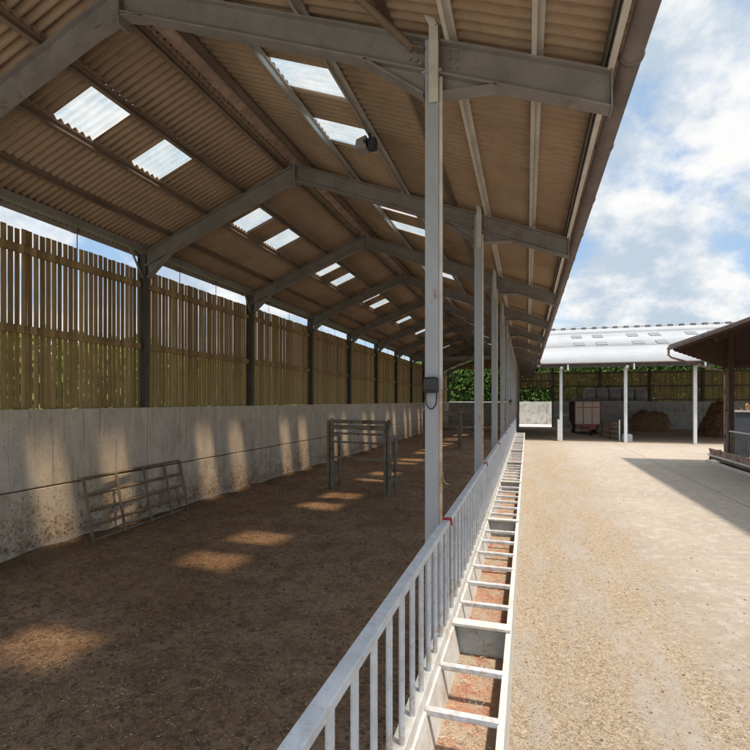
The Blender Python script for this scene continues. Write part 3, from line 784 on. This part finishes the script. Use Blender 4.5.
# inner pen wall with wrapped bales behind it
mb = MB(); mb.prism([(5.9, 0), (9.6, 0), (10.6, 1.2), (9.5, 2.45), (5.9, 2.45)], 'y', 46.3, 46.42)
tag(mb.build('pen_wall', M['concrete_far']), 'low grey concrete pen wall with a slanting right end inside the cross shed', 'wall')
def bale_mesh():
    mb = MB(); n = 20; xs = [-.6, -.56, -.3, 0, .3, .56, .6]; rr = [.45, .56, .6, .605, .6, .56, .45]
    mb.tube([(x, 0, 0) for x in xs], rr, n); return mb
b0 = None
for i in range(5):
    if b0 is None: b0 = o = bale_mesh().build('wrapped_bale', M['wrap'])
    else: o = b0.copy(); COL.objects.link(o)
    o.location = (5.3+1.0*i, 47.3, 2.98+.01*(i % 2)); o.scale = (.8, 1, 1)
    tag(o, f"grey wrapped round bale lying behind the pen wall, {['leftmost', 'second from left', 'middle one', 'fourth from left', 'rightmost'][i]} of the row", 'bale', 'wrapped bales behind the pen wall')
b1 = None
for i in range(5):
    for z in (.6, 1.79):
        o = b0.copy(); COL.objects.link(o); o.location = (5.3+1.0*i, 47.3, z); o.scale = (.8, 1, 1)
        tag(o, 'grey wrapped round bale hidden low in the stack behind the pen wall', 'bale', 'wrapped bales behind the pen wall')

# ---------------------------------------------------------------- livestock trailer
tr = empty('farm_trailer', (4.12, 37.9, 0)); tag(tr, 'high sided cream farm trailer with red frame and dark tarpaulin roof in the cross shed', 'trailer')
W, Lt = .82, 4.6
mb = MB(); mb.box(-W, W, 0, .05, .78, 2.38); mb.build('front_panel', M['cream'], tr)
for sx_ in (-1, 1):
    mb = MB(); mb.box(sx_*W-.02, sx_*W+.02, .055, Lt, .78, 2.38); sp = mb.build('side_panel', M['tarp'], tr)
    mb = MB()
    for i in range(8): y = .1+i*.62; mb.box(sx_*(W+.045)-.02, sx_*(W+.045)+.02, y, y+.06, .76, 2.4)
    mb.build('ribs', M['marooon'], sp)
mb = MB(); mb.box(-W, W, Lt-.05, Lt, .78, 2.38); mb.build('rear_panel', M['cream'], tr)
mb = MB()
for x in (-W, -.28, .30, W): mb.box(x-.02, x+.02, -.035, -.003, .75, 2.42)
for z in (.76, 1.98): mb.box(-W, W, -.04, -.004, z-.03, z+.03)
mb.build('front_frame', M['redpaint'], tr)
mb = MB(); mb.prism([(-W-.07, 2.40), (-W-.05, 2.5), (-.4, 2.62), (.4, 2.62), (W+.05, 2.5), (W+.07, 2.40)], 'y', -.08, Lt+.08); mb.build('tarpaulin', M['tarp'], tr)
mb = MB(); mb.box(-.6, .6, -.05, Lt, .58, .77); mb.bar((-.45, -.05, .62), (0, -1.1, .5), .1, .12); mb.bar((.45, -.05, .62), (0, -1.1, .5), .1, .12); mb.box(-.55, .55, .05, .15, .40, .60); mb.build('chassis', M['redpaint'], tr)
mb = MB(); mb.tube([(.12, -.85, .75), (.12, -.85, .3)], .035, 8); mb.build('jack', M['redpaint'], tr)
mb = MB(); mb.tube([(.06, -.85, .2), (.18, -.85, .2)], .2, 16); mb.build('jockey_wheel', M['tyre'], tr)
for x in (-.85, .65):
    for y in (2.2, 3.2):
        w0 = MB(); w0.tube([(x, y, .42), (x+.03, y, .42), (x+.17, y, .42), (x+.2, y, .42)], [.36, .42, .42, .36], 20); wh = w0.build('wheel', M['tyre'], tr)
        w1 = MB(); w1.tube([(x-.01, y, .42), (x+.21, y, .42)], .2, 16); w1.build('rim', M['redpaint'], wh)

# open timber crate + white post + pale block near the middle column
c = empty('timber_crate', (5.15, 34.3, 0)); tag(c, 'low open timber crate with a white end post between trailer and middle white column', 'crate')
for (x0, y0_, x1, y1_) in ((-.35, 1.6, .15, -1.5), (.15, 1.6, .65, -1.5)):
    mb = MB()
    for z in (.28, .55, .82, 1.05): mb.bar((x0, y0_, z), (x1, y1_, z), .03, .2)
    mb.build('side_boards', M['timber'], c)
    mb = MB()
    for t in (0, .5, 1): mb.box(x0+(x1-x0)*t-.04, x0+(x1-x0)*t+.04, y0_+(y1_-y0_)*t-.04, y0_+(y1_-y0_)*t+.04, 0, 1.15)
    mb.build('posts', M['marooon'], c)
mb = MB(); mb.box(.13, .21, -1.68, -1.6, 0, 1.3); mb.build('end_post', M['whitecol'], c)
mb = MB(); mb.bev(5.45, 5.95, 32.2, 32.7, .012, .44, .03); mb.bev(5.5, 5.9, 32.25, 32.65, .40, .47, .02)
tag(mb.build('water_trough', M['bluegrey']), 'small pale blue water trough at the foot of the middle white column', 'trough')
mb = MB(); mb.bev(1.76, 1.875, 31.80, 31.94, .012, 1.3, .02); mb.box(1.78, 1.855, 31.795, 31.945, 1.12, 1.2)
tag(mb.build('marker_post', M['whitecol']), 'short white post guarding the left white column of the cross shed', 'post')

# heaps: rounded lumps grown from noise, skinned with straws
def heap(name, c, rx, ry, h, box, m, lab, cat, nst=1500, size=(.1, .3), wd=.03, cs_='hay'):
    t = empty(name, (c[0], c[1], 0)); tag(t, lab, cat); mb = MB(); n = 40; vs = []; fs = []
    def hz(u, v):
        r = (abs(u)**box+abs(v)**box)**(1/box)
        e = max(0, 1-r**(3 if box > 3 else 1.4)); e = e**(.35 if box > 3 else .75)
        return h*e*(1+.22*noise.noise((u*2.3+c[0], v*2.3, 1)))+(.09*h*noise.noise((u*7, v*7, 4)) if e > 0 else 0)
    for j in range(n+1):
        for i in range(n+1):
            u = -1+2*i/n; v = -1+2*j/n; vs.append((u*rx, v*ry, max(0.0, hz(u, v))))
    for j in range(n):
        for i in range(n): a = j*(n+1)+i; fs.append((a, a+1, a+n+2, a+n+1))
    mb.add(vs, fs, True); mb.open = True; mb.build('pile', m, t)
    rdd = random.Random(c[0]); pp = []
    while len(pp) < nst:
        u, v = rdd.uniform(-1, 1), rdd.uniform(-1, 1); z = hz(u, v)
        if z > .02: pp.append((u*rx, v*ry, z+rdd.uniform(-.01, .05)))
    o = scatter_mesh('loose_straw', pp, M[cs_], size=size, width=wd, flat=.9, seed=int(c[0]*10), parent=t)
    tag(o, kind='stuff')
M['pile'] = simple('pile_core', (.2, .115, .06), (.11, .065, .04), .95, scale=5, bump=.8)
M['pile2'] = simple('hay_core', (.3, .2, .11), (.2, .13, .075), .95, scale=5, bump=.8)
heap('straw_heap', (9.45, 44.4), 1.35, 1.0, 1.55, 5, M['pile2'], 'square brown straw heap against the concrete back wall', 'straw heap', 1600, cs_='hay')
heap('manure_heap', (12.6, 39.2), 1.25, 1.5, 2.5, 2, M['pile'], 'tall dark manure heap beside the right shed post', 'manure heap', 2200, cs_='muck')

# ---------------------------------------------------------------- right shed
rs = empty('side_shed', (0, 0, 0)); tag(rs, 'dark timber side shed with brown boards and gutter on the right edge', 'shed')
SR = .36
def zs(x): return 4.62+SR*(min(x, 22-x)-5.6)
for (a, b) in ((5.5, 11.0), (16.5, 11.0)):
    mb = MB(); corr_strip(mb, -6, 22.35, a, b, lambda u, v: (v, u, zs(v)), pitch=.15, amp=.025, seg=5); mb.build('roof', M['shedroof'], rs, solid=.01)
gutter(5.45, 4.56, -6, 22.35, .08, M['shedgut'] if 'shedgut' in M else M['gutter'], rs, 2.0)
mb = MB(); mb.bar((5.58, -6, 4.52), (5.58, 22.3, 4.52), .03, .14); mb.build('fascia', M['marooon'], rs)
mb = MB(); mb.bar((5.45, 22.39, 4.60), (11, 22.39, 6.58), .03, .16); mb.build('barge_board', M['shedroof'], rs)
# gable boards
mb = MB(); x = 5.6; rdd = random.Random(2)
while x < 16.2:
    xb = x+.15; lo_ = 3.70 if x > 7.3 else 4.40-(x-5.6)*.41
    mb.prism([(x, lo_), (xb+.001, lo_-.03), (xb+.001, zs(xb)-.03), (x, zs(x)-.03)], 'y', 22.2, 22.22+rdd.uniform(0, .012)); x += .152
mb.build('gable_boards', M['marooon'], rs)
mb = MB(); mb.box(7.5, 14.6, 22.1, 22.19, 3.70, 3.84); mb.build('tie_beam', M['marooon'], rs)
for k in range(7):
    y = 22.1-4*k
    for x in (7.48, 14.5):
        mb = MB(); mb.bev(x-.09, x+.09, y-.09, y+.09, 0, zs(x)-.25, .01); mb.build('post', M['marooon'], rs)
    if k: 
        mb = MB(); mb.bar((5.7, y, zs(5.7)-.22), (11, y, zs(11)-.22), .1, .26); mb.bar((16.3, y, zs(16.3)-.22), (11, y, zs(11)-.22), .1, .26); mb.build('rafter', M['marooon'], rs)
    else:
        mb = MB(); mb.bar((5.7, y-.05, zs(5.7)-.16), (11, y-.05, zs(11)-.16), .08, .18); mb.build('rafter', M['marooon'], rs)
for x in (6.3, 7.2, 8.2, 9.2, 10.2, 12, 13.5, 15.5):
    mb = MB(); mb.box(x-.035, x+.035, -6, 22.15, zs(x)-.16, zs(x)-.04); mb.build('purlin', M['marooon'], rs)
mb = MB(); mb.tube([(5.46, 22.45, 4.5), (5.46, 22.45, 4.28), (5.55, 22.45, 4.18), (6.9, 22.45, 3.72), (7.30, 22.4, 3.62), (7.37, 22.35, 3.45), (7.37, 22.35, .1)], .04, 10)
mb.build('downpipe', M['pipe'] if 'pipe' in M else M['rusty'], rs)
mb = MB(); mb.tube([(5.46, 22.5, 4.62), (5.46, 22.5, 4.25)], .05, 10); mb.build('gutter_outlet', M['whitecol'], rs)
# its railing and trough
def srail():
    t = empty('shed_railing')
    mb = MB(); mb.box(-.03, .03, 0, 3.8, 1.25, 1.30); mb.build('top_rail', M['angle'], t)
    for i in range(20):
        mb = MB(); mb.tube([(0, .08+i*.19, .3), (0, .08+i*.19, 1.26)], .018, 6); mb.build('bar', M['hurdle'], t)
    return t
p = srail()
for i in range(2):
    o = p if i == 0 else copy_tree(p); o.location = (7.42, 18.2-4*i, 0)
    tag(o, ['pale topped railing between the end posts of the dark side shed', 'railing of the side shed one bay nearer the camera'][i], 'railing', 'railings of the side shed')
t = empty('manger', (7.0, 18.3, 0)); tag(t, 'rusty low manger with pale skid rails in front of the side shed', 'manger')
mb = MB(); mb.prism([(.34, .12), (-.02, .14), (-.1, .56), (-.06, .56), (.02, .2), (.30, .2)], 'y', -4, 4.3); mb.build('tray', M['rusty'], t)
mb = MB(); mb.prism([(-.1, .1), (.36, .1), (.34, .5), (.0, .5)], 'y', 4.3, 4.33); mb.build('end_plate', M['rusty'], t)
for x in (-.14, .32):
    mb = MB(); mb.box(x-.03, x+.03, -4.05, 4.36, .0, .10); mb.build('skid', M['angle'], t)
mb = MB(); mb.box(-.12, -.07, -4, 4.33, .27, .33); mb.build('side_rail', M['angle'], t)
# grey bin with straw inside the shed bay
b = empty('feed_bin', (10.55, 25.6, 0)); tag(b, 'grey panelled bin heaped with orange straw beyond the side shed railing', 'bin')
mb = MB(); mb.box(-1.9, 2.2, -.6, -.54, .0, 1.95); mb.box(-1.9, -1.84, -.54, .6, 0, 1.95); mb.box(2.14, 2.2, -.54, .6, 0, 1.95); mb.box(-1.84, 2.14, .54, .6, 0, 1.95); mb.build('panel', M['tarp'], b)
mb = MB(); mb.box(-1.93, 2.23, -.64, -.5, 1.95, 2.03); mb.build('rim', M['angle'], b)
mb = MB(); vs = []; fs = []; n = 26
for j in range(n+1):
    for i in range(n+1):
        u = -1+2*i/n; v = -1+2*j/n; vs.append((.15+u*2.0, v*.52, 1.7+.75*(1-abs(u)**3)*(1-v*v)*(1+.5*noise.noise((u*3, v*3, 0)))))
for j in range(n):
    for i in range(n): a = j*(n+1)+i; fs.append((a, a+1, a+n+2, a+n+1))
mb.add(vs, fs, True); mb.open = True; mb.build('straw_fill', M['orange'] if 'orange' in M else M['pile'], b)
pp = [(v_[0]+rd.uniform(-.05, .05), v_[1]+rd.uniform(-.02, .02), v_[2]+rd.uniform(0, .05)) for v_ in vs for _ in range(2)]
tag(scatter_mesh('loose_straw', pp, M['muck'], size=(.08, .22), width=.03, flat=.9, seed=4, parent=b), kind='stuff')

# ---------------------------------------------------------------- hedges
def hedge(name, x0, x1, y0, y1, h, n, m, lab, seed, size=(.10, .2)):
    t = empty(name, ((x0+x1)/2, (y0+y1)/2, 0)); tag(t, lab, 'hedge'); cx, cy = (x0+x1)/2, (y0+y1)/2
    rdd = random.Random(seed); pp = []
    lx, ly = (x1-x0), (y1-y0)
    along = ly > lx
    while len(pp) < n:
        a = rdd.random(); b = rdd.random(); z = rdd.random()
        c_ = noise.noise((a*max(lx, ly)*.8, 0, seed)); top = h*(1+.12*c_)
        # cluster into clumps
        q = noise.noise((a*max(lx, ly)*1.6, b*3, z*h*1.6))
        if q < rdd.uniform(-.5, .1): continue
        x, y = (x0+lx*b, y0+ly*a) if along else (x0+lx*a, y0+ly*b)
        bulge = noise.noise((a*max(lx, ly)*1.3, z*h*1.3, seed+3))*.3
        if along: x += bulge
        else: y += bulge
        pp.append((x-cx, y-cy, .1+z*top))
    scatter_mesh('foliage', pp, m, size=size, width=size[1]*.55, flat=1.2, seed=seed, parent=t)
    mb = MB(); L = max(lx, ly); hw = min(lx, ly)*.22; N = int(L/.5); vs = []; fs = []
    for i in range(N+1):
        a = -L/2+L*i/N; tp = h*(.88+.08*noise.noise((a*1.3, 0, seed)))
        for (sd, zq) in ((-1, 0), (-1, .5), (-1, 1), (1, 1), (1, .5), (1, 0)):
            q = sd*hw*(1-.3*(zq == 1))+.25*noise.noise((a*1.5, zq*4, seed+sd)); vs.append((q, a, tp*zq) if along else (a, q, tp*zq))
    for i in range(N):
        for j in range(5): fs.append((i*6+j, i*6+j+1, i*6+j+7, i*6+j+6))
    mb.add(vs, fs, True); mb.open = True; mb.build('inner_foliage', m, t)
    mb = MB(); k = int(L/2)
    for i in range(k):
        a = -L/2+(i+.5)*L/k
        p0 = (0, a, 0) if along else (a, 0, 0); p1 = (.1, a+.1, h*.75) if along else (a+.1, .1, h*.75)
        mb.tube([p0, p1], [.06, .02], 6)
    mb.build('stems', M['bark'], t)
hedge('hedge', -12.2, -10.6, 0, 52, 4.05, 42000, M['leaf_y'], 'yellow green hedge glimpsed through the gaps of the slatted left wall', 11, (.14, .26))
hedge('hedge', -14, 28, 56, 58.4, 6.9, 60000, M['leaf'], 'tall bright green hedge behind the far shed and boundary wall', 12, (.2, .36))
